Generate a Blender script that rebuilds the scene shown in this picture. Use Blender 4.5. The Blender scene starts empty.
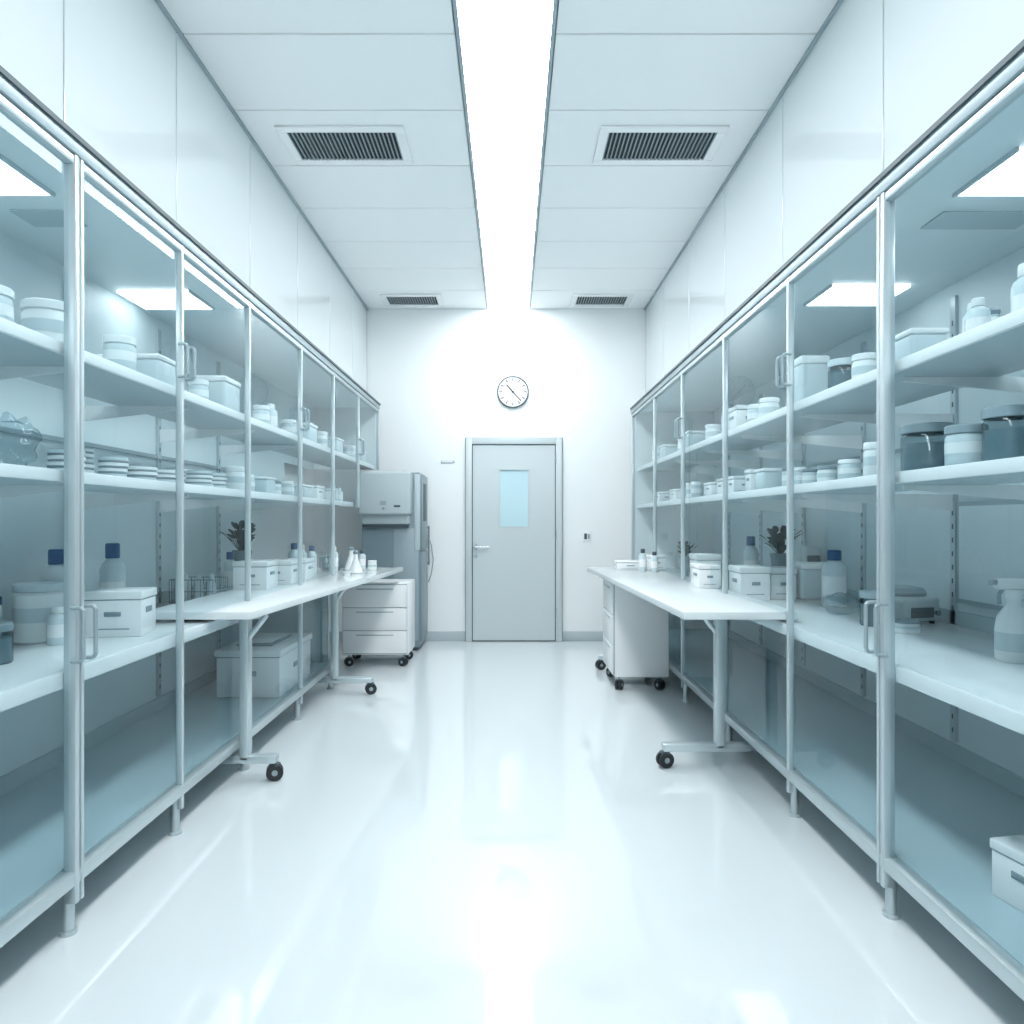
import bpy, bmesh, math, random
from mathutils import Vector, Matrix, noise
random.seed(4)
sc = bpy.context.scene
sc.view_settings.view_transform = 'Standard'

# ------------------------------------------------------------ materials
def mat(name, col, rough=0.5, metal=0.0, spec=0.5, emis=None, estr=0, noise=0.0, coat=0.0, alpha=None):
    m = bpy.data.materials.new(name); m.use_nodes = True
    nt = m.node_tree; b = nt.nodes['Principled BSDF']
    b.inputs['Base Color'].default_value = (*col, 1)
    b.inputs['Roughness'].default_value = rough
    b.inputs['Metallic'].default_value = metal
    b.inputs['Specular IOR Level'].default_value = spec
    b.inputs['Coat Weight'].default_value = coat
    b.inputs['Coat Roughness'].default_value = 0.04
    if emis:
        b.inputs['Emission Color'].default_value = (*emis, 1)
        b.inputs['Emission Strength'].default_value = estr
    if noise > 0:
        tc = nt.nodes.new('ShaderNodeTexCoord')
        n = nt.nodes.new('ShaderNodeTexNoise'); n.inputs['Scale'].default_value = 3.0; n.inputs['Detail'].default_value = 4
        mr = nt.nodes.new('ShaderNodeMapRange')
        mr.inputs['To Min'].default_value = max(0, rough - noise); mr.inputs['To Max'].default_value = rough + noise
        nt.links.new(tc.outputs['Object'], n.inputs['Vector'])
        nt.links.new(n.outputs['Fac'], mr.inputs['Value'])
        nt.links.new(mr.outputs['Result'], b.inputs['Roughness'])
    return m

def glassmat(name, tint, refl=0.6, base=0.035, rough=0.01):
    m = bpy.data.materials.new(name); m.use_nodes = True
    nt = m.node_tree; nt.nodes.clear()
    out = nt.nodes.new('ShaderNodeOutputMaterial')
    mix = nt.nodes.new('ShaderNodeMixShader')
    tr = nt.nodes.new('ShaderNodeBsdfTransparent'); tr.inputs['Color'].default_value = (*tint, 1)
    gl = nt.nodes.new('ShaderNodeBsdfGlossy'); gl.inputs['Roughness'].default_value = rough
    lw = nt.nodes.new('ShaderNodeLayerWeight'); lw.inputs['Blend'].default_value = 0.5
    pw = nt.nodes.new('ShaderNodeMath'); pw.operation = 'POWER'; pw.inputs[1].default_value = 5
    ma = nt.nodes.new('ShaderNodeMath'); ma.operation = 'MULTIPLY_ADD'
    ma.inputs[1].default_value = refl; ma.inputs[2].default_value = base
    nt.links.new(lw.outputs['Facing'], pw.inputs[0]); nt.links.new(pw.outputs[0], ma.inputs[0])
    nt.links.new(ma.outputs[0], mix.inputs[0]); nt.links.new(tr.outputs[0], mix.inputs[1]); nt.links.new(gl.outputs[0], mix.inputs[2])
    nt.links.new(mix.outputs[0], out.inputs['Surface'])
    return m

M_wall = mat('wall_white', (0.91, 0.945, 0.955), 0.3, noise=0.05)
M_panel = mat('wall_gloss_panel', (0.69, 0.755, 0.78), 0.06, spec=0.8)
M_ceil = mat('ceiling_tile', (0.90, 0.93, 0.94), 0.6, noise=0.1)
M_seam = mat('seam_grey', (0.15, 0.21, 0.24), 0.6)
M_floor = mat('floor_epoxy', (0.76, 0.82, 0.85), 0.05, spec=1.0, noise=0.015, coat=0.35)
M_light = mat('light_diffuser', (1, 1, 1), 0.5, emis=(0.97, 0.995, 1.0), estr=15.0)
M_light2 = mat('cabinet_led', (1, 1, 1), 0.5, emis=(0.95, 0.985, 1.0), estr=5.0)
M_frame = mat('frame_aluminium', (0.55, 0.63, 0.66), 0.28, metal=0.45)
M_beam = mat('beam_grey', (0.36, 0.45, 0.49), 0.35, metal=0.2)
M_dark = mat('dark_grey', (0.07, 0.10, 0.12), 0.5)
M_black = mat('black_rubber', (0.02, 0.025, 0.03), 0.5)
M_vent = mat('vent_dark', (0.02, 0.03, 0.035), 0.7)
M_white = mat('white_lacquer', (0.88, 0.90, 0.91), 0.25)
M_bench = mat('bench_top', (0.77, 0.83, 0.85), 0.12)
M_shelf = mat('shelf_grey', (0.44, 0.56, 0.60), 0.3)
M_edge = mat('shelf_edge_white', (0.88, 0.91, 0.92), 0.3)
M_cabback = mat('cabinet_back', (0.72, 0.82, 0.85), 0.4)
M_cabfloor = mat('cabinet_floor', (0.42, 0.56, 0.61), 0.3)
M_glass = glassmat('cabinet_glass', (0.85, 0.92, 0.94), refl=0.5)
M_clear = glassmat('clear_plastic', (0.85, 0.90, 0.92), 0.4, 0.06, 0.15)
M_smoke = glassmat('smoked_jar', (0.62, 0.70, 0.73), 0.5, 0.06, 0.1)
M_smokeb = mat('jar_contents', (0.27, 0.37, 0.41), 0.6)
M_door = mat('door_paint', (0.60, 0.67, 0.695), 0.35)
M_doorf = mat('door_frame', (0.58, 0.65, 0.675), 0.35)
M_dwin = mat('door_window', (0.56, 0.77, 0.84), 0.08)
M_steel = mat('steel', (0.50, 0.55, 0.58), 0.25, metal=0.9)
M_blue = mat('blue_cap', (0.012, 0.085, 0.23), 0.35)
M_grey = mat('grey_plastic', (0.32, 0.40, 0.44), 0.4)
M_fr = mat('fridge_grey', (0.22, 0.30, 0.34), 0.35)
M_fr2 = mat('fridge_head', (0.50, 0.58, 0.61), 0.3)
M_leaf = mat('leaf', (0.012, 0.04, 0.045), 0.5)
M_plastic = mat('white_plastic', (0.86, 0.90, 0.91), 0.3)
M_lid = mat('lid_grey', (0.20, 0.28, 0.32), 0.4)
M_trans = mat('frosted_plastic', (0.60, 0.70, 0.735), 0.35)
M_base = mat('baseboard_grey', (0.48, 0.55, 0.58), 0.4)

# ------------------------------------------------------------ mesh builder
class MB:
    def __init__(s): s.bm = bmesh.new(); s.mats = []
    def mi(s, m):
        if m not in s.mats: s.mats.append(m)
        return s.mats.index(m)
    def _fin(s, faces, m):
        i = s.mi(m)
        for f in faces: f.material_index = i
    def box(s, x0, x1, y0, y1, z0, z1, m, bev=0.0, seg=2, rot=None):
        x0, x1 = min(x0, x1), max(x0, x1); y0, y1 = min(y0, y1), max(y0, y1)
        mt = Matrix.Translation(((x0+x1)/2, (y0+y1)/2, (z0+z1)/2))
        if rot: mt = mt @ rot
        mt = mt @ Matrix.Diagonal((x1-x0, y1-y0, z1-z0, 1))
        r = bmesh.ops.create_cube(s.bm, size=1, matrix=mt)
        vs = r['verts']; fs = set(f for v in vs for f in v.link_faces)
        s._fin(fs, m)
        if bev > 0:
            es = list(set(e for v in vs for e in v.link_edges))
            r2 = bmesh.ops.bevel(s.bm, geom=es, offset=bev, segments=seg, affect='EDGES', profile=0.5, clamp_overlap=True)
            s._fin(r2['faces'], m)
        return s
    def cyl(s, p0, p1, r, m, r2=None, seg=20, caps=True):
        p0 = Vector(p0); p1 = Vector(p1); d = p1-p0
        q = d.to_track_quat('Z', 'Y').to_matrix().to_4x4()
        mt = Matrix.Translation((p0+p1)/2) @ q
        rr = bmesh.ops.create_cone(s.bm, cap_ends=caps, segments=seg, radius1=r, radius2=r if r2 is None else r2, depth=d.length, matrix=mt)
        s._fin(set(f for v in rr['verts'] for f in v.link_faces), m)
        return s
    def path(s, pts, r, m, seg=8):
        for a, b in zip(pts[:-1], pts[1:]): s.cyl(a, b, r, m, seg=seg)
        return s
    def lathe(s, prof, m, c=(0, 0, 0), seg=28, capb=True, capt=True):
        rings = []
        for r, z in prof:
            rings.append([s.bm.verts.new((c[0]+r*math.cos(2*math.pi*i/seg), c[1]+r*math.sin(2*math.pi*i/seg), c[2]+z)) for i in range(seg)])
        fs = []
        for a, b in zip(rings[:-1], rings[1:]):
            for i in range(seg):
                j = (i+1) % seg
                fs.append(s.bm.faces.new((a[i], a[j], b[j], b[i])))
        if capb: fs.append(s.bm.faces.new(rings[0][::-1]))
        if capt: fs.append(s.bm.faces.new(rings[-1]))
        s._fin(fs, m); return s
    def prism(s, pts, z0, z1, m, bev=0.0):
        lo = [s.bm.verts.new((x, y, z0)) for x, y in pts]; hi = [s.bm.verts.new((x, y, z1)) for x, y in pts]
        n = len(pts); fs = [s.bm.faces.new(lo[::-1]), s.bm.faces.new(hi)]
        for i in range(n):
            j = (i+1) % n; fs.append(s.bm.faces.new((lo[i], lo[j], hi[j], hi[i])))
        s._fin(fs, m)
        if bev > 0:
            es = list(set(e for f in fs for e in f.edges))
            r2 = bmesh.ops.bevel(s.bm, geom=es, offset=bev, segments=2, affect='EDGES', profile=0.5)
            s._fin(r2['faces'], m)
        return s
    def quad(s, pts, m):
        f = s.bm.faces.new([s.bm.verts.new(p) for p in pts]); s._fin([f], m); return s
    def ob(s, name, loc=(0, 0, 0), rz=0, parent=None, angle=35):
        bmesh.ops.recalc_face_normals(s.bm, faces=s.bm.faces[:])
        me = bpy.data.meshes.new(name); s.bm.to_mesh(me); s.bm.free()
        for m in s.mats: me.materials.append(m)
        for p in me.polygons: p.use_smooth = True
        me.set_sharp_from_angle(angle=math.radians(angle))
        o = bpy.data.objects.new(name, me); sc.collection.objects.link(o)
        o.location = loc; o.rotation_euler = (0, 0, rz)
        if parent: o.parent = parent
        return o

# ------------------------------------------------------------ room
YB, YN, ZC = 7.48, -2.0, 3.46
XL, XR = -1.50, 1.40      # upper wall faces
WO = 2.06                 # outer walls
b = MB(); b.box(-2.3, 2.3, YN-0.1, YB+0.1, -0.1, 0, M_floor); b.ob('floor')
b = MB(); b.box(-2.3, 2.3, YB, YB+0.12, 0, ZC+0.1, M_wall); b.ob('wall_back')
b = MB(); b.box(-2.3, 2.3, YN-0.12, YN, 0, ZC+0.1, M_wall); b.ob('wall_front')

def sidewall(sd, xf, name, seams, zb):
    b = MB()
    b.box(sd*WO, sd*(WO+0.15), YN, YB, 0, zb, M_wall)
    b.box(sd*(abs(xf)+0.012), sd*(WO+0.15), YN, YB, zb, ZC, M_seam)
    ys = [YN]+seams+[YB]
    for a, c in zip(ys[:-1], ys[1:]):
        b.box(xf, xf+sd*0.012, a+0.004, c-0.004, zb, ZC-0.012, M_panel, bev=0.002, seg=1)
    b.ob(name)
sidewall(-1, XL, 'wall_left', [-0.9, 0.0, 0.8, 1.6, 2.41, 3.22, 4.13, 5.05, 5.95, 6.8], 2.43)
sidewall(1, XR, 'wall_right', [-0.9, 0.0, 0.85, 1.78, 2.70, 3.70, 4.70, 5.65, 6.6], 2.36)

# ceiling tiles
SX0, SX1 = -0.230, 0.180
VENTS = [(-1.32, -0.60, 4.0, 4.42), (0.50, 1.22, 4.0, 4.42), (-1.28, -0.68, 6.98, 7.36), (0.60, 1.20, 6.98, 7.36)]
b = MB()
b.box(-2.3, 2.3, YN, YB, ZC+0.02, ZC+0.12, M_seam)
for (x0, x1) in ((XL+0.01, SX0-0.02), (SX1+0.02, XR-0.01)):
    y = YB
    while y > YN:
        b.box(x0+0.004, x1-0.004, max(y-0.604, YN)+0.004, y-0.004, ZC, ZC+0.02, M_ceil, bev=0.002, seg=1)
        y -= 0.604
b.ob('ceiling')
b = MB()
b.box(SX0-0.018, SX0, YN, YB-0.02, ZC-0.006, ZC+0.02, M_beam); b.box(SX1, SX1+0.018, YN, YB-0.02, ZC-0.006, ZC+0.02, M_beam)
b.box(SX0, SX1, YN, YB-0.02, ZC, ZC+0.015, M_light)
b.ob('ceiling_light_strip')
for (x0, x1, y0, y1) in VENTS:
    b = MB(); w, d = x1-x0, y1-y0; t = 0.055
    for (a, c, e, f) in ((0, w, 0, t), (0, w, d-t, d), (0, t, t, d-t), (w-t, w, t, d-t)):
        b.box(a-w/2, c-w/2, e-d/2, f-d/2, -0.014, 0, M_white, bev=0.003, seg=1)
    b.box(-w/2+t, w/2-t, -d/2+t, d/2-t, -0.003, -0.001, M_vent)
    n = int((w-2*t)/0.024)
    for i in range(n+1):
        x = -w/2+t+i*(w-2*t)/n
        b.box(x-0.003, x+0.003, -d/2+t, d/2-t, -0.014, -0.003, M_grey)
    b.ob('air_vent', ((x0+x1)/2, (y0+y1)/2, ZC))
b = MB(); b.box(XL, XL+0.014, YN, YB, ZC-0.014, ZC, M_beam); b.ob('trim_1')
b = MB(); b.box(XR-0.014, XR, YN, YB, ZC-0.014, ZC, M_beam); b.ob('trim_2')
b = MB(); b.box(-2.05, -0.477, YB-0.015, YB, 0, 0.10, M_base, bev=0.004); b.box(0.537, 2.05, YB-0.015, YB, 0, 0.10, M_base, bev=0.004); b.ob('baseboard_back')
b = MB(); b.box(-WO+0.0, -WO+0.012, 5.6, YB-0.02, 0, 0.10, M_base); b.ob('baseboard_left')

# ------------------------------------------------------------ door
b = MB()
DX0, DX1, DZ = -0.47, 0.53, 2.11
fw = 0.065
b.box(DX0-0.006, DX1+0.006, YB-0.012, YB, 0, DZ+0.006, M_dark)
b.box(DX0, DX0+fw, YB-0.05, YB-0.012, 0, DZ, M_doorf, bev=0.005); b.box(DX1-fw, DX1, YB-0.05, YB-0.012, 0, DZ, M_doorf, bev=0.005)
b.box(DX0+fw, DX1-fw, YB-0.05, YB-0.012, DZ-fw, DZ, M_doorf, bev=0.005)
lx0, lx1, lz1 = DX0+fw+0.009, DX1-fw-0.009, DZ-fw-0.009
wx0, wx1, wz0, wz1 = -0.125, 0.19, 1.18, 1.79
yl0, yl1 = YB-0.035, YB-0.013
b.box(lx0, wx0, yl0, yl1, 0.012, lz1, M_door); b.box(wx1, lx1, yl0, yl1, 0.012, lz1, M_door)
b.box(wx0, wx1, yl0, yl1, 0.012, wz0, M_door); b.box(wx0, wx1, yl0, yl1, wz1, lz1, M_door)
b.box(wx0, wx1, yl0+0.01, yl1, wz0, wz1, M_dwin)
for (a, c, e, f) in ((wx0, wx1, wz0, wz0+0.012), (wx0, wx1, wz1-0.012, wz1), (wx0, wx0+0.012, wz0, wz1), (wx1-0.012, wx1, wz0, wz1)):
    b.box(a, c, yl0-0.004, yl0+0.01, e, f, M_doorf)
hz = 0.98; hx = -0.365
b.cyl((hx, yl0, hz), (hx, yl0-0.012, hz), 0.026, M_steel); b.cyl((hx, yl0, hz), (hx, yl0-0.055, hz), 0.009, M_steel)
b.cyl((hx-0.008, yl0-0.05, hz), (hx+0.14, yl0-0.05, hz), 0.010, M_steel)
b.cyl((hx, yl0, hz-0.09), (hx, yl0-0.01, hz-0.09), 0.02, M_steel)
for z in (0.25, 1.05, 1.85): b.cyl((DX1-fw-0.002, yl0-0.008, z), (DX1-fw-0.002, yl0-0.008, z+0.1), 0.009, M_steel)
b.ob('door_1')

# clock
b = MB(); R = 0.165
b.lathe([(R-0.03, 0), (R, 0.003), (R, 0.036), (R-0.008, 0.04), (R-0.012, 0.03)], M_dark, capt=False, seg=48)
b.lathe([(R-0.011, 0.026), (R-0.0115, 0.029)], M_white, seg=48)
for i in range(60):
    a = i*math.pi/30; big = i % 5 == 0
    r0, r1, w = (0.110, 0.142, 0.006) if big else (0.136, 0.143, 0.0015)
    mt = Matrix.Rotation(a, 4, 'Z') @ Matrix.Translation((0, (r0+r1)/2, 0.0305))
    rr = bmesh.ops.create_cube(b.bm, size=1, matrix=mt @ Matrix.Diagonal((w*2, r1-r0, 0.002, 1)))
    b._fin(set(f for v in rr['verts'] for f in v.link_faces), M_dark)
for ang, L, w in ((42, 0.10, 0.006), (-138, 0.13, 0.005), (-40, 0.10, 0.0025)):
    mt = Matrix.Rotation(math.radians(ang), 4, 'Z') @ Matrix.Translation((0, L/2-0.015, 0.033))
    rr = bmesh.ops.create_cube(b.bm, size=1, matrix=mt @ Matrix.Diagonal((w*2, L+0.03, 0.002, 1)))
    b._fin(set(f for v in rr['verts'] for f in v.link_faces), M_black)
b.cyl((0, 0, 0.03), (0, 0, 0.037), 0.009, M_black)
o = b.ob('wall_clock', (0.02, YB, 2.59)); o.rotation_euler = (math.radians(90), 0, 0)

b = MB(); b.box(-0.045, 0.045, -0.014, 0, -0.055, 0.055, M_white, bev=0.004); b.box(-0.028, 0.0, -0.019, -0.01, -0.03, 0.03, M_dark, bev=0.003); b.box(0.006, 0.03, -0.019, -0.01, -0.025, 0.025, M_grey, bev=0.003)
b.ob('light_switch', (0.79, YB, 1.09))
b = MB(); b.box(-0.07, 0.07, -0.008, 0, -0.012, 0.012, M_grey, bev=0.002); b.box(-0.06, 0.06, -0.01, -0.006, -0.006, 0.006, M_white); b.ob('name_plate', (-0.66, YB, 1.865))

# ------------------------------------------------------------ cabinets
S1L, S1R, S2, BZ, FZ = 1.80, 1.765, 1.41, 0.80, 0.20
def cabinet(sd, F, Bk, S1, posts, ztop, main, leds, lowend, midend, handles_low, handles_up, tabz, tab0):
    root = bpy.data.objects.new('glass_cabinet', None); sc.collection.objects.link(root)
    X = lambda v: sd*v
    y0, y1 = posts[0], posts[-1]
    SB = F+0.42
    b = MB()
    b.box(X(F-0.02), X(F+0.05), y0, y1, ztop-0.055, ztop, M_beam, bev=0.004)
    b.box(X(F-0.028), X(F-0.02), y0, y1, ztop-0.016, ztop, M_dark)
    b.box(X(F-0.012), X(F+0.02), y0, y1, ztop-0.085, ztop-0.058, M_frame, bev=0.003)
    b.box(X(F-0.015), X(F+0.03), y0, lowend, 0.155, 0.198, M_frame, bev=0.004)
    for p in posts:
        w = 0.010
        zb = 0.0 if p <= lowend+.01 else (S2-0.04 if p <= midend+.01 else S1-0.04)
        segs = [(zb if zb else 0.10, ztop-0.056)]
        if p > tab0 and zb == 0: segs = [(0.10, tabz-0.036), (tabz+0.001, ztop-0.056)]
        for (a, c) in segs:
            if p == main:
                b.box(X(F-0.018), X(F+0.02), p-0.026, p-0.004, a, c, M_frame, bev=0.004)
                b.box(X(F-0.018), X(F+0.02), p+0.004, p+0.020, a, c, M_frame, bev=0.004)
                b.box(X(F-0.008), X(F+0.015), p-0.004, p+0.004, a, c, M_dark)
            else:
                b.box(X(F-0.013), X(F+0.014), p-w, p+w, a, c, M_frame, bev=0.003)
        if zb == 0:
            b.cyl((X(F+0.02), p, 0.0), (X(F+0.02), p, 0.17), 0.017, M_frame); b.cyl((X(F+0.02), p, 0), (X(F+0.02), p, 0.012), 0.026, M_frame)
            b.cyl((X(Bk-0.06), p, 0.0), (X(Bk-0.06), p, 0.17), 0.017, M_frame)
    b.ob('frame', parent=root)
    b = MB()
    b.box(X(Bk), X(Bk+0.02), y0, lowend, 0.17, ztop-0.02, M_cabback)
    if midend > lowend: b.box(X(Bk), X(Bk+0.02), lowend, midend, S2-0.04, ztop-0.02, M_cabback)
    if y1 > midend: b.box(X(Bk), X(Bk+0.02), midend, y1, S1-0.04, ztop-0.02, M_cabback)
    b.box(X(F+0.05), X(Bk+0.02), y0, y1, ztop-0.04, ztop-0.015, M_cabback)
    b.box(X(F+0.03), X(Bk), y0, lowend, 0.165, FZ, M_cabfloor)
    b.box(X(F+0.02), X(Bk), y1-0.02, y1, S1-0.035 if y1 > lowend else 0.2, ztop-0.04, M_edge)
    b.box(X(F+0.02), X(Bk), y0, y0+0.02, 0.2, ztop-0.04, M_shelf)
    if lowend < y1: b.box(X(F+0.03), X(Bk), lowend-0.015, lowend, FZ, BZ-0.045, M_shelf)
    b.box(X(Bk-0.012), X(Bk), y0, lowend, 1.60, 1.62, M_beam)
    b.box(X(Bk-0.014), X(Bk), y0, lowend, FZ, FZ+0.07, M_shelf)
    b.box(X(Bk-0.014), X(Bk), y0, lowend, BZ, BZ+0.06, M_shelf)
    y = y0+0.5
    while y < lowend:
        b.box(X(Bk-0.014), X(Bk), y-0.018, y+0.018, 0.28, ztop-0.1, M_frame)
        z = 0.32
        while z < ztop-0.2:
            b.box(X(Bk-0.0155), X(Bk-0.013), y-0.004, y+0.004, z, z+0.022, M_dark); z += 0.06
        for zs in (S1, S2):
            lo, hi = zs-0.035, zs-0.11
            xs = X(Bk-0.014); xe = X(F+0.10)
            v = [(xs, y-.004, lo), (xe, y-.004, lo), (xe, y-.004, lo-0.015), (xs, y-.004, hi)]
            v2 = [(p[0], p[1]+0.008, p[2]) for p in v]
            b.quad(v, M_edge); b.quad(v2[::-1], M_edge)
            for i in range(4):
                j = (i+1) % 4; b.quad([v[i], v[j], v2[j], v2[i]], M_edge)
        y += 0.82
    b.ob('carcass', parent=root)
    b = MB()
    for zz, ye in ((S1, y1), (S2, min(midend, y1))):
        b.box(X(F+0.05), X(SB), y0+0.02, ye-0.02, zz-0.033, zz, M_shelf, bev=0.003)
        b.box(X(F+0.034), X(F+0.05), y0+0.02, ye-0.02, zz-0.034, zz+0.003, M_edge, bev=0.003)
    b.box(X(F+0.04), X(Bk-0.016), y0+0.02, lowend-0.005, BZ-0.04, BZ, M_bench, bev=0.003)
    b.box(X(F+0.022), X(F+0.04), y0+0.02, lowend-0.005, BZ-0.05, BZ, M_edge, bev=0.004)
    b.ob('shelves', parent=root)
    b = MB()
    for (a, c) in leds:
        b.box(X(F+0.24), X(F+0.59), a, c, ztop-0.052, ztop-0.041, M_light2)
        b.box(X(F+0.23), X(F+0.24), a-0.01, c+0.01, ztop-0.053, ztop-0.04, M_frame)
        if 1.5 < a < 2.6:
            b.box(X(F+0.28), X(Bk-0.16), c+0.14, c+0.28, ztop-0.046, ztop-0.041, M_shelf)
    b.ob('led_panels', parent=root)
    b = MB()
    for a, c in zip(posts[:-1], posts[1:]):
        zt = ztop-0.085
        if c <= tab0+.3: zz = [(0.2, zt)]
        elif c <= lowend+.01: zz = [(0.2, tabz-0.04), (tabz+0.005, zt)]
        elif c <= midend+.01: zz = [(S2-0.035, zt)]
        else: zz = [(S1-0.035, zt)]
        for (u, v) in zz:
            xg = X(F+0.004)
            b.quad([(xg, a+0.012, u), (xg, c-0.012, u), (xg, c-0.012, v), (xg, a+0.012, v)], M_glass)
    b.ob('glass_panes', parent=root)
    b = MB()
    for (p, za, zb) in [(q, 0.835, 0.995) for q in handles_low]+[(q, 1.83, 1.96) for q in handles_up]:
        for dy in (-0.032, 0.032):
            xo = X(F-0.045)
            b.path([(X(F-0.008), p+dy, za), (X(F-0.037), p+dy, za), (xo, p+dy, za+0.010), (xo, p+dy, zb-0.010), (X(F-0.037), p+dy, zb), (X(F-0.008), p+dy, zb)], 0.0065, M_beam, seg=12)
    b.ob('door_handles', parent=root)
    return root

LF, RF, BK = 1.33, 1.19, 1.97
TZ = 0.85
cabinet(-1, LF, BK, S1L, [-0.6, 0.35, 1.27, 2.19, 2.885, 3.63, 4.53, 5.36, 6.24, 7.18], 2.42, 2.19, [(0.9, 1.2), (2.17, 2.45), (3.5, 3.78)], 5.36, 6.24, [2.19], [2.885, 4.53, 6.24], TZ, 3.1)
cabinet(1, RF, BK, S1R, [-0.6, 0.35, 1.3, 2.285, 3.06, 3.99, 4.97, 5.93, 7.0], 2.35, 2.285, [(0.8, 1.06), (2.03, 2.30), (3.2, 3.48)], 7.0, 7.0, [2.285], [3.06, 4.97], TZ, 3.1)

# ------------------------------------------------------------ casters / tables
def caster(b, x, y, ztop, r=0.035, ang=0.0):
    c, s = math.cos(ang), math.sin(ang)
    for o in (-0.014, 0.014):
        b.cyl((x-s*(o-0.009), y+c*(o-0.009), r), (x-s*(o+0.009), y+c*(o+0.009), r), r, M_black, seg=24)
        sgn = 1 if o > 0 else -1
        b.cyl((x-s*(o+sgn*0.009), y+c*(o+sgn*0.009), r), (x-s*(o+sgn*0.011), y+c*(o+sgn*0.011), r), r*0.35, M_grey, seg=20)
    b.cyl((x, y, r), (x, y, ztop), 0.008, M_steel)
    b.box(x-0.022, x+0.022, y-0.022, y+0.022, r*1.75, r*1.75+0.012, M_dark, bev=0.003)

def table(sd, xin, xn, xf, y0, y1, legs, name='mobile_worktable'):
    b = MB()
    b.prism([(sd*xin, y0), (sd*xn, y0), (sd*xf, y1), (sd*xin, y1)] if sd < 0 else [(sd*xn, y0), (sd*xin, y0), (sd*xin, y1), (sd*xf, y1)], TZ-0.035, TZ, M_bench, bev=0.004)
    for (xl, yl, xo, xi) in legs:
        b.box(sd*(xl-0.022), sd*(xl+0.022), yl-0.03, yl+0.03, 0.10, TZ-0.035, M_frame, bev=0.006)
        b.box(sd*xo, sd*xi, yl-0.03, yl+0.03, 0.085, 0.125, M_frame, bev=0.01)
        xe = max(xo-0.02, xn+0.0)+0.05
        b.box(sd*(xl+0.02), sd*min(xe, xl-0.05), yl-0.02, yl+0.02, TZ-0.07, TZ-0.036, M_frame, bev=0.004)
        b.cyl((sd*xl, yl, TZ-0.18), (sd*(xl-0.10), yl, TZ-0.05), 0.013, M_frame)
        caster(b, sd*(xo+0.015), yl, 0.09, r=0.04, ang=0.3)
    b.ob(name)
table(-1, 1.65, 1.16, 0.93, 3.2, 6.2, [(1.285, 3.48, 1.13, 1.55), (1.275, 5.2, 1.0, 1.5)])
table(1, 1.28, 0.77, 0.66, 3.2, 6.25, [(1.06, 3.66, 0.77, 1.32), (1.06, 6.05, 0.74, 1.3)])

def drawers(loc, w, d, h, nd, name='drawer_trolley', rz=0):
    b = MB(); z0 = 0.10
    b.box(-w/2, w/2, -d/2+0.02, d/2, z0, h, M_white, bev=0.01)
    b.box(-w/2+0.01, w/2-0.01, -d/2+0.012, -d/2+0.021, z0+0.01, h-0.01, M_grey)
    dz = (h-z0-0.03)/nd
    for i in range(nd):
        za = z0+0.015+i*dz
        b.box(-w/2+0.012, w/2-0.012, -d/2, -d/2+0.018, za+0.003, za+dz-0.003, M_white, bev=0.005)
        b.box(-w*0.28, w*0.28, -d/2-0.006, -d/2+0.002, za+dz-0.04, za+dz-0.032, M_grey, bev=0.002)
    for sx in (-1, 1):
        for sy in (-1, 1):
            caster(b, sx*(w/2-0.05), sy*(d/2-0.06), z0, r=0.036, ang=0.5*sx*sy)
    b.ob(name, loc, rz=rz)
drawers((-1.165, 6.36, 0), 0.57, 0.44, 0.72, 3)
drawers((0.955, 5.56, 0), 0.54, 0.42, 0.80, 3, rz=-math.pi/2)

# lab freezer with control head
b = MB()
b.box(-0.29, 0.27, -0.24, 0.26, 0.03, 1.72, M_fr, bev=0.012)
b.box(-0.29, 0.20, -0.42, -0.22, 1.31, 1.72, M_fr2, bev=0.03, seg=4)
b.box(-0.27, 0.18, -0.33, -0.22, 1.22, 1.32, M_fr2, bev=0.02, seg=3)
b.box(-0.27, 0.17, -0.30, -0.22, 1.19, 1.225, M_dark, bev=0.005)
b.box(0.05, 0.11, -0.425, -0.415, 1.38, 1.40, M_dark, bev=0.004)
b.cyl((-0.05, -0.418, 1.37), (-0.05, -0.43, 1.37), 0.012, M_steel)
b.box(-0.08, -0.02, -0.425, -0.415, 1.40, 1.44, M_grey)
b.box(0.268, 0.29, -0.22, 0.25, 0.97, 1.70, M_fr, bev=0.008)
b.box(0.268, 0.29, -0.22, 0.25, 0.08, 0.95, M_fr, bev=0.008)
b.box(0.288, 0.294, -0.12, 0.12, 1.25, 1.62, M_dark, bev=0.004)
b.box(0.22, 0.275, -0.26, -0.235, 0.97, 1.70, M_fr2, bev=0.006)
b.box(0.02, 0.26, -0.252, -0.236, 0.10, 1.18, M_grey, bev=0.006)
b.cyl((0.31, 0.18, 0.8), (0.31, 0.18, 1.2), 0.01, M_steel)
for z in (0.82, 1.18): b.cyl((0.285, 0.18, z), (0.31, 0.18, z), 0.008, M_steel)
for sx in (-0.24, 0.22):
    for sy in (-0.19, 0.2): b.cyl((sx, sy, 0), (sx, sy, 0.04), 0.02, M_black)
b.box(-0.28, 0.26, -0.235, -0.20, 0.015, 0.05, M_dark)
b.path([(0.3, 0.2, 1.1), (0.33, 0.22, 1.0), (0.35, 0.22, 0.85), (0.33, 0.22, 0.7), (0.30, 0.22, 0.62)], 0.006, M_grey)
b.ob('lab_freezer', (-1.15, 7.16, 0))

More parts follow.
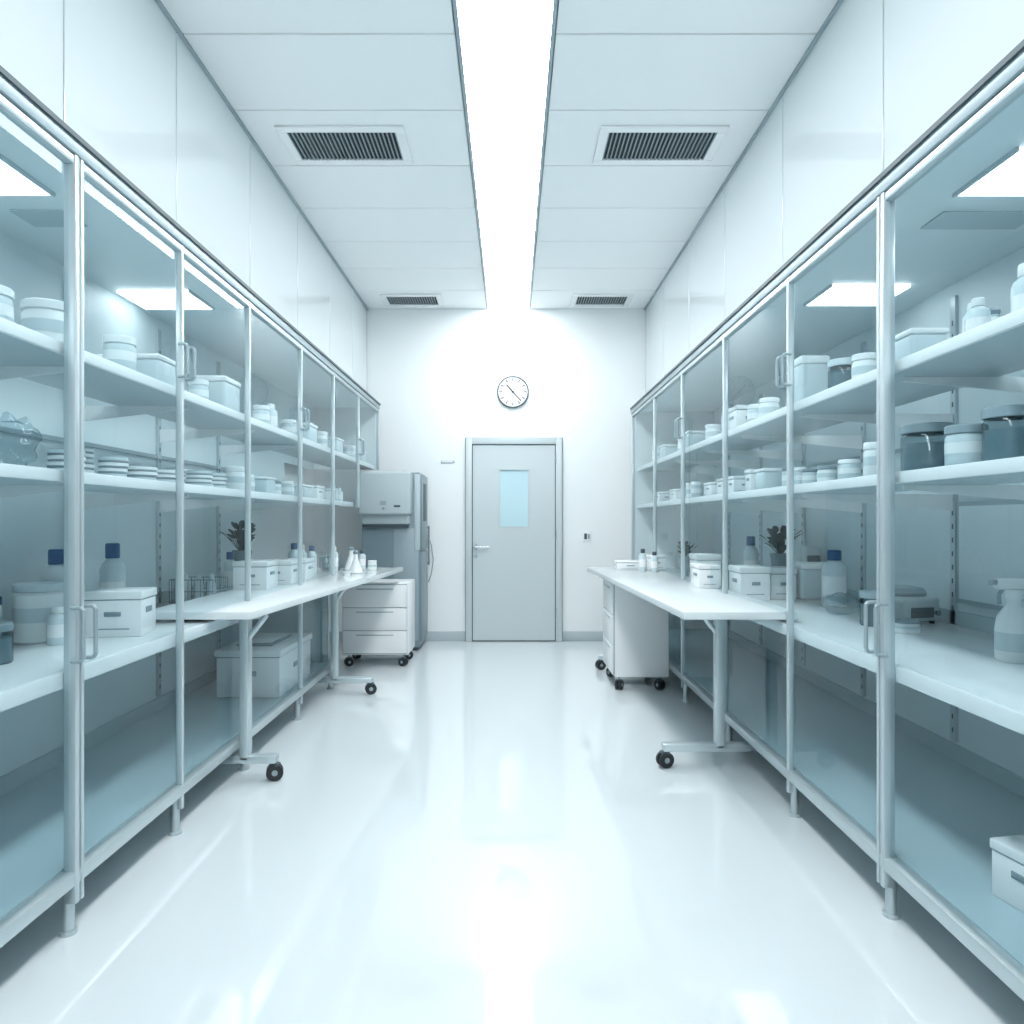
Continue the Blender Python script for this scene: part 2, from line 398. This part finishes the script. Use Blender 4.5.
# ------------------------------------------------------------ small things
def jar(x, y, z, r, h, body=None, lid=None, name='storage_jar'):
    body = body or M_trans; lid = lid or M_plastic
    b = MB(); lh = min(0.03, h*0.2)
    b.lathe([(r*0.93, 0), (r, 0.006), (r, h-lh-0.012), (r*0.9, h-lh)], body)
    if body is M_smoke:
        b.lathe([(r*0.9, 0.004), (r*0.9, h*0.62)], M_smokeb)
    else:
        b.lathe([(r*1.015, h*0.35), (r*1.015, h*0.6)], M_plastic if body is not M_plastic else M_trans, capb=False, capt=False)
    b.lathe([(r*0.98, h-lh), (r*1.02, h-lh+0.002), (r*1.02, h-0.004), (r*0.95, h)], lid)
    b.ob(name, (x, y, z))
def stack(x, y, z, r, n, t=0.018, name='petri_dish_stack'):
    b = MB()
    for i in range(n):
        zz = i*(t+0.002); ox = random.uniform(-.004, .004)
        b.lathe([(r*0.95, 0), (r*0.96, t*0.35)], M_grey, c=(ox, 0, zz), seg=24)
        b.lathe([(r, t*0.35), (r, t-0.001), (r*0.97, t)], M_plastic if i % 3 else M_trans, c=(ox, 0, zz), seg=24)
        b.lathe([(r*0.90, 0), (r*0.90, 0.0022)], M_lid, c=(0, 0, zz+t-0.0002), seg=16)
    b.ob(name, (x, y, z))
def bottle(x, y, z, r, h, cap=None, body=None, name='reagent_bottle'):
    b = MB(); hb = h*0.68
    b.lathe([(r*0.9, 0), (r, 0.008), (r, hb), (r*0.85, hb+h*0.07), (r*0.42, h*0.82), (r*0.40, h*0.86)], body or M_trans)
    b.lathe([(r*0.55, h*0.82), (r*0.57, h*0.83), (r*0.57, h*0.98), (r*0.5, h)], cap or M_blue)
    b.lathe([(r*1.01, hb*0.3), (r*1.01, hb*0.8)], M_white, capb=False, capt=False)
    b.ob(name, (x, y, z))
def dbox(x, y, z, w, d, h, rz=0, name='storage_box', label=M_lid):
    b = MB()
    b.box(-w/2, w/2, -d/2, d/2, 0, h*0.8, M_white, bev=0.004)
    b.box(-w/2-0.004, w/2+0.004, -d/2-0.004, d/2+0.004, h*0.8+0.003, h, M_white, bev=0.005)
    b.box(-w/2+0.003, w/2-0.003, -d/2+0.003, d/2-0.003, h*0.78, h*0.82, M_lid)
    b.box(-w*0.12, w*0.16, -d/2-0.006, -d/2+0.002, h*0.45, h*0.55, label, bev=0.002)
    b.box(-w*0.30, w*0.30, -d/2-0.002, -d/2+0.002, h*0.16, h*0.19, M_grey)
    for s in (-1, 1): b.box(s*(w/2-0.002), s*(w/2+0.003), -d*0.2, d*0.2, h*0.5, h*0.62, label, bev=0.001)
    b.ob(name, (x, y, z), rz=rz)
def tub(x, y, z, w, d, h, rz=0, name='plastic_tub'):
    b = MB()
    b.box(-w/2, w/2, -d/2, d/2, 0, h*0.86, M_trans, bev=min(w, d)*0.12, seg=3)
    b.box(-w/2-0.004, w/2+0.004, -d/2-0.004, d/2+0.004, h*0.84, h, M_plastic, bev=0.008)
    b.ob(name, (x, y, z), rz=rz)
def bag(x, y, z, r, h, name='plastic_bag'):
    b = MB()
    rr = bmesh.ops.create_icosphere(b.bm, subdivisions=4, radius=1)
    for v in rr['verts']:
        n = noise.noise(v.co*2.2)*0.30+noise.noise(v.co*6)*0.10
        c = v.co*(1+n); v.co = Vector((c.x*r, c.y*r, max(0, (c.z*0.5+0.5))*h))
    b._fin(b.bm.faces[:], M_clear)
    b.ob(name, (x, y, z), angle=60)
def basket(x, y, z, w, d, h, rz=0, name='wire_rack'):
    b = MB(); r = 0.0028
    for zz in (0.004, h*0.5, h):
        P = [(-w/2, -d/2, zz), (w/2, -d/2, zz), (w/2, d/2, zz), (-w/2, d/2, zz), (-w/2, -d/2, zz)]
        b.path(P, r, M_lid, seg=6)
    n = 7
    for i in range(n+1):
        xx = -w/2+w*i/n
        b.path([(xx, -d/2, h), (xx, -d/2, 0.004), (xx, d/2, 0.004), (xx, d/2, h)], r*0.8, M_lid, seg=6)
    for i in range(n+1):
        yy = -d/2+d*i/n
        b.path([(-w/2, yy, h), (-w/2, yy, 0.004), (w/2, yy, 0.004), (w/2, yy, h)], r*0.8, M_lid, seg=6)
    for i in range(3):
        b.lathe([(w*0.09, 0), (w*0.10, 0.003), (w*0.10, h*0.7), (w*0.05, h*0.85), (w*0.05, h*1.15)], M_trans, c=(-w*0.3+i*w*0.3, 0, 0.008), seg=16)
    b.ob(name, (x, y, z), rz=rz)
def plant(x, y, z, s=1.0, ph=0.1, name='potted_plant'):
    b = MB(); T = ph
    b.lathe([(0.035*s, 0), (0.05*s, T*.9), (0.053*s, T*.9), (0.053*s, T), (0.045*s, T), (0.043*s, T*.9)], M_lid)
    for i in range(46):
        a = random.uniform(0, 6.283); tilt = random.uniform(0.05, 0.75); L = random.uniform(0.04, 0.15)*s
        base = Vector((0, 0, T*.9)); dirv = Vector((math.cos(a)*math.sin(tilt), math.sin(a)*math.sin(tilt), math.cos(tilt)))
        tip = base+dirv*L
        b.cyl(base, tip, 0.0016*s, M_leaf, seg=5)
        side = dirv.cross(Vector((0, 0, 1))).normalized(); lw = 0.020*s; ll = 0.05*s
        d2 = (dirv+Vector((0, 0, -0.6))).normalized()
        pts = [(0, 0), (0.3, 0.9), (0.6, 1.0), (0.85, 0.5), (1.0, 0)]
        mid = [tip-dirv*0.01+dirv*ll*t*0.5+d2*ll*t*0.5 for t, _ in pts]
        for k in range(4):
            w0, w1 = pts[k][1]*lw, pts[k+1][1]*lw; m0, m1 = mid[k], mid[k+1]
            up = Vector((0, 0, 0.006*s))
            for sg in (-1, 1):
                q = [m0, m1, m1+side*sg*w1+up*(w1 > 0), m0+side*sg*w0+up*(w0 > 0)]
                uq = []
                for p in q:
                    if all((p-u).length > 1e-6 for u in uq): uq.append(p)
                if len(uq) >= 3: b.quad(uq, M_leaf)
    b.ob(name, (x, y, z))
def spray(x, y, z, s=1.0, rz=0, name='spray_bottle'):
    b = MB(); r = 0.045*s
    b.lathe([(r*.9, 0), (r, .008), (r, .09*s), (r*.9, .12*s), (r*.4, .155*s), (r*.36, .175*s)], M_plastic)
    b.lathe([(r*.48, .17*s), (r*.48, .195*s)], M_plastic)
    b.box(-.05*s, .028*s, -.013*s, .013*s, .195*s, .225*s, M_plastic, bev=.005*s)
    b.cyl((-.05*s, 0, .214*s), (-.065*s, 0, .214*s), .008*s, M_grey)
    b.path([(-.03*s, 0, .198*s), (-.042*s, 0, .18*s), (-.04*s, 0, .155*s)], .005*s, M_grey)
    b.lathe([(r*1.01, .03*s), (r*1.01, .08*s)], M_trans, capb=False, capt=False)
    b.ob(name, (x, y, z), rz=rz)
def flask(x, y, z, s=1.0, name='conical_flask'):
    b = MB()
    b.lathe([(.045*s, 0), (.05*s, .006*s), (.016*s, .10*s), (.015*s, .13*s), (.019*s, .135*s)], M_plastic)
    b.lathe([(.0155*s, .13*s), (.02*s, .15*s), (.012*s, .16*s)], M_lid)
    b.ob(name, (x, y, z))
def centrifuge(x, y, z, rz=0, name='bench_centrifuge'):
    b = MB()
    b.box(-.10, .10, -.11, .11, 0.012, .12, M_fr2, bev=.018, seg=3)
    b.lathe([(.092, .118), (.094, .135), (.08, .155), (.03, .165)], M_grey)
    b.box(-.06, .06, -.116, -.105, .03, .075, M_dark, bev=.004)
    b.cyl((.075, -.11, .05), (.075, -.125, .05), .012, M_steel)
    for sx in (-.08, .08):
        for sy in (-.08, .08): b.cyl((sx, sy, 0), (sx, sy, .014), .012, M_black)
    b.ob(name, (x, y, z), rz=rz)
def dispenser(x, y, z, rz=0, name='soap_dispenser'):
    b = MB()
    b.box(-.06, .06, -.04, .04, 0, .30, M_fr2, bev=.03, seg=4)
    b.box(-.04, .04, -.045, -.035, .15, .24, M_dark, bev=.01)
    b.box(-.045, .045, -.06, .04, 0.0, .03, M_grey, bev=.006)
    b.ob(name, (x, y, z), rz=rz)

# ---- left shelf 1
S = S1L
jar(-1.50, 2.07, S, .055, .13)
jar(-1.50, 2.33, S, .075, .16, M_plastic)
jar(-1.46, 2.68, S, .055, .14); jar(-1.62, 2.86, S, .05, .11)
tub(-1.48, 2.96, S, .13, .15, .13)
jar(-1.62, 3.35, S, .055, .13, M_plastic); tub(-1.48, 3.62, S, .16, .2, .17); jar(-1.48, 3.4, S, .045, .12)
jar(-1.47, 4.22, S, .05, .13); bottle(-1.47, 4.40, S, .04, .17, M_plastic); jar(-1.47, 4.75, S, .05, .12)
tub(-1.47, 5.1, S, .14, .2, .14); jar(-1.47, 5.55, S, .05, .14, M_plastic); tub(-1.47, 5.9, S, .14, .2, .13); jar(-1.47, 6.5, S, .06, .13); tub(-1.47, 6.8, S, .15, .2, .12)
# ---- left shelf 2
bag(-1.50, 2.16, S2, .065, .16)
stack(-1.46, 2.36, S2, .055, 4); stack(-1.46, 2.63, S2, .05, 4); stack(-1.62, 2.70, S2, .048, 6)
stack(-1.46, 2.83, S2, .058, 3); stack(-1.46, 3.0, S2, .055, 3); stack(-1.62, 3.0, S2, .05, 4)
stack(-1.46, 3.36, S2, .06, 4); stack(-1.46, 3.53, S2, .06, 4); stack(-1.62, 3.5, S2, .06, 5)
jar(-1.46, 3.80, S2, .05, .13, M_plastic); jar(-1.46, 3.96, S2, .045, .10); tub(-1.46, 4.2, S2, .12, .16, .10); jar(-1.46, 4.42, S2, .045, .09, M_plastic, M_lid); jar(-1.46, 4.66, S2, .05, .10)
tub(-1.46, 4.95, S2, .14, .22, .09); dbox(-1.46, 5.25, S2, .14, .2, .10); dbox(-1.46, 5.6, S2, .15, .2, .09)
bottle(-1.45, 5.86, S2, .035, .14, M_plastic); bottle(-1.45, 6.04, S2, .035, .12, M_plastic)
# ---- left bench
jar(-1.66, 2.30, BZ, .055, .13, M_smoke, M_lid)
jar(-1.80, 2.74, BZ, .085, .22, M_plastic, M_trans, name='storage_canister')
bottle(-1.86, 2.94, BZ, .055, .34); bottle(-1.72, 3.10, BZ, .05, .36)
bottle(-1.68, 2.66, BZ, .035, .14, M_plastic); jar(-1.90, 2.62, BZ, .035, .18, M_plastic, M_blue)
dbox(-1.58, 2.90, BZ, .22, .17, .18, rz=0.15, name='drawer_box')
basket(-1.76, 4.05, BZ, .24, .2, .13)
# left table
dbox(-1.535, 4.32, TZ, .20, .20, .165, name='drawer_box'); dbox(-1.48, 5.02, TZ, .16, .26, .14, name='drawer_box')
dbox(-1.50, 4.66, TZ, .2, .18, .15, name='drawer_box')
plant(-1.78, 4.75, BZ, 1.2, 0.26)
bottle(-1.76, 4.5, BZ, .04, .26); bottle(-1.59, 5.26, TZ, .04, .24); bottle(-1.47, 5.3, TZ, .035, .22); bottle(-1.6, 5.5, TZ, .035, .22, M_plastic)
flask(-1.2, 5.55, TZ, 1.1); bottle(-1.42, 5.75, TZ, .035, .20, M_plastic); flask(-1.30, 5.85, TZ, 1.2); jar(-1.13, 5.85, TZ, .035, .08, M_plastic)
bottle(-1.24, 5.98, TZ, .03, .16, M_dark); basket(-1.5, 6.0, TZ, .16, .14, .10); jar(-1.22, 5.33, TZ, .03, .03, M_plastic, M_trans)
# left lower box
b = MB(); b.box(-.19, .19, -.33, .33, 0, .24, M_white, bev=.01); b.box(-.2, .2, -.34, .34, .243, .285, M_white, bev=.01); b.box(-.185, .185, -.325, .325, .235, .25, M_lid)
b.box(-.05, .05, -.336, -.328, .13, .16, M_lid, bev=.003); b.box(.186, .194, -.06, .06, .13, .16, M_lid, bev=.003)
b.box(-.12, .1, -.2, .2, .286, .296, M_lid, bev=.003); b.box(-.1, .08, -.15, .17, .297, .305, M_white, bev=.003)
b.ob('lidded_storage_crate', (-1.565, 4.60, FZ))

# ---- right shelf 1
S = S1R
bottle(1.40, 1.95, S, .035, .19, M_plastic); bottle(1.34, 2.06, S, .03, .13, M_plastic); bottle(1.38, 2.14, S, .03, .14, M_plastic); flask(1.48, 2.2, S, 0.9)
tub(1.36, 2.42, S, .12, .18, .12)
jar(1.34, 2.72, S, .045, .12, M_plastic); jar(1.34, 2.90, S, .055, .14, M_smoke, M_trans); tub(1.34, 3.22, S, .12, .12, .22); jar(1.5, 3.02, S, .05, .15)
jar(1.33, 3.7, S, .05, .12, M_plastic); dbox(1.33, 4.12, S, .13, .2, .14); jar(1.33, 4.36, S, .05, .13); jar(1.33, 4.72, S, .05, .12, M_plastic); jar(1.33, 3.9, S, .045, .12)
tub(1.33, 5.2, S, .14, .2, .13); jar(1.33, 5.5, S, .05, .12); tub(1.33, 6.0, S, .14, .2, .12); jar(1.33, 6.5, S, .05, .12)
# ---- right shelf 2
jar(1.37, 1.98, S2, .06, .16, M_smoke, M_grey); jar(1.35, 2.13, S2, .055, .13, M_trans, M_grey); jar(1.38, 2.38, S2, .078, .165, M_smoke, M_grey)
jar(1.32, 2.60, S2, .04, .13, M_plastic); jar(1.32, 2.80, S2, .04, .085); jar(1.32, 3.00, S2, .038, .075, M_plastic, M_lid); jar(1.32, 3.17, S2, .032, .075, M_trans, M_lid)
jar(1.32, 3.40, S2, .035, .10, M_trans, M_lid); jar(1.32, 3.29, S2, .03, .09)
tub(1.32, 3.65, S2, .12, .13, .11); dbox(1.32, 3.85, S2, .10, .1, .12); dbox(1.32, 4.12, S2, .12, .12, .10); dbox(1.32, 4.34, S2, .12, .12, .10); dbox(1.32, 4.6, S2, .12, .16, .09)
jar(1.32, 5.1, S2, .04, .12); jar(1.32, 5.25, S2, .04, .12, M_plastic); dbox(1.32, 5.6, S2, .12, .2, .09); dbox(1.32, 6.2, S2, .12, .2, .09)
# ---- right bench
bottle(1.72, 3.82, BZ, .062, .30)
bag(1.62, 3.52, BZ, .085, .10, name='crumpled_film')
centrifuge(1.78, 3.26, BZ, rz=0.25)
jar(1.58, 3.14, BZ, .05, .15, M_smoke, M_trans)
jar(1.62, 2.95, BZ, .055, .05, M_plastic, M_lid)
spray(1.64, 2.34, BZ, 1.2)
plant(1.78, 4.75, BZ, 1.2, 0.24)
bottle(1.62, 4.85, BZ, .05, .35)
dispenser(1.88, 4.50, BZ)
# boxes
dbox(1.40, 4.22, BZ, .17, .22, .19, name='drawer_box'); dbox(1.58, 4.26, BZ, .15, .2, .18, name='drawer_box')
tub(1.76, 4.22, BZ, .17, .16, .21)
dbox(1.19, 4.40, TZ, .12, .2, .14, name='drawer_box')
dbox(1.38, 5.1, BZ, .17, .2, .22, name='drawer_box')
dbox(0.98, 6.0, TZ, .22, .2, .07, name='drawer_box'); dbox(1.2, 5.98, TZ, .15, .2, .12, name='drawer_box')
bottle(1.05, 5.72, TZ, .03, .18, M_dark); bottle(1.13, 5.66, TZ, .03, .16, M_dark); plant(1.36, 5.62, BZ, .8, .18)
dbox(1.50, 1.95, FZ, .24, .22, .16, rz=0.2)
# framed board on right cabinet back
b = MB(); b.box(-.012, 0, -.45, .45, -.22, .22, M_beam, bev=.003); b.box(-.014, -.011, -.43, .43, -.2, .2, M_cabback, bev=.001)
b.ob('framed_board', (BK-0.016, 2.68, 1.12))

# ------------------------------------------------------------ world + camera
w = bpy.data.worlds.new('world'); sc.world = w; w.use_nodes = True
w.node_tree.nodes['Background'].inputs[0].default_value = (0.8, 0.9, 1, 1)
w.node_tree.nodes['Background'].inputs[1].default_value = 0.3

cam = bpy.data.cameras.new('camera'); co = bpy.data.objects.new('camera', cam); sc.collection.objects.link(co)
co.location = (0, 0, 1.26); co.rotation_euler = (math.radians(90), 0, 0)
cam.sensor_width = 36; cam.lens = 25.24; cam.shift_x = 0.001; cam.shift_y = 0.0078
cam.clip_start = 0.02
sc.camera = co
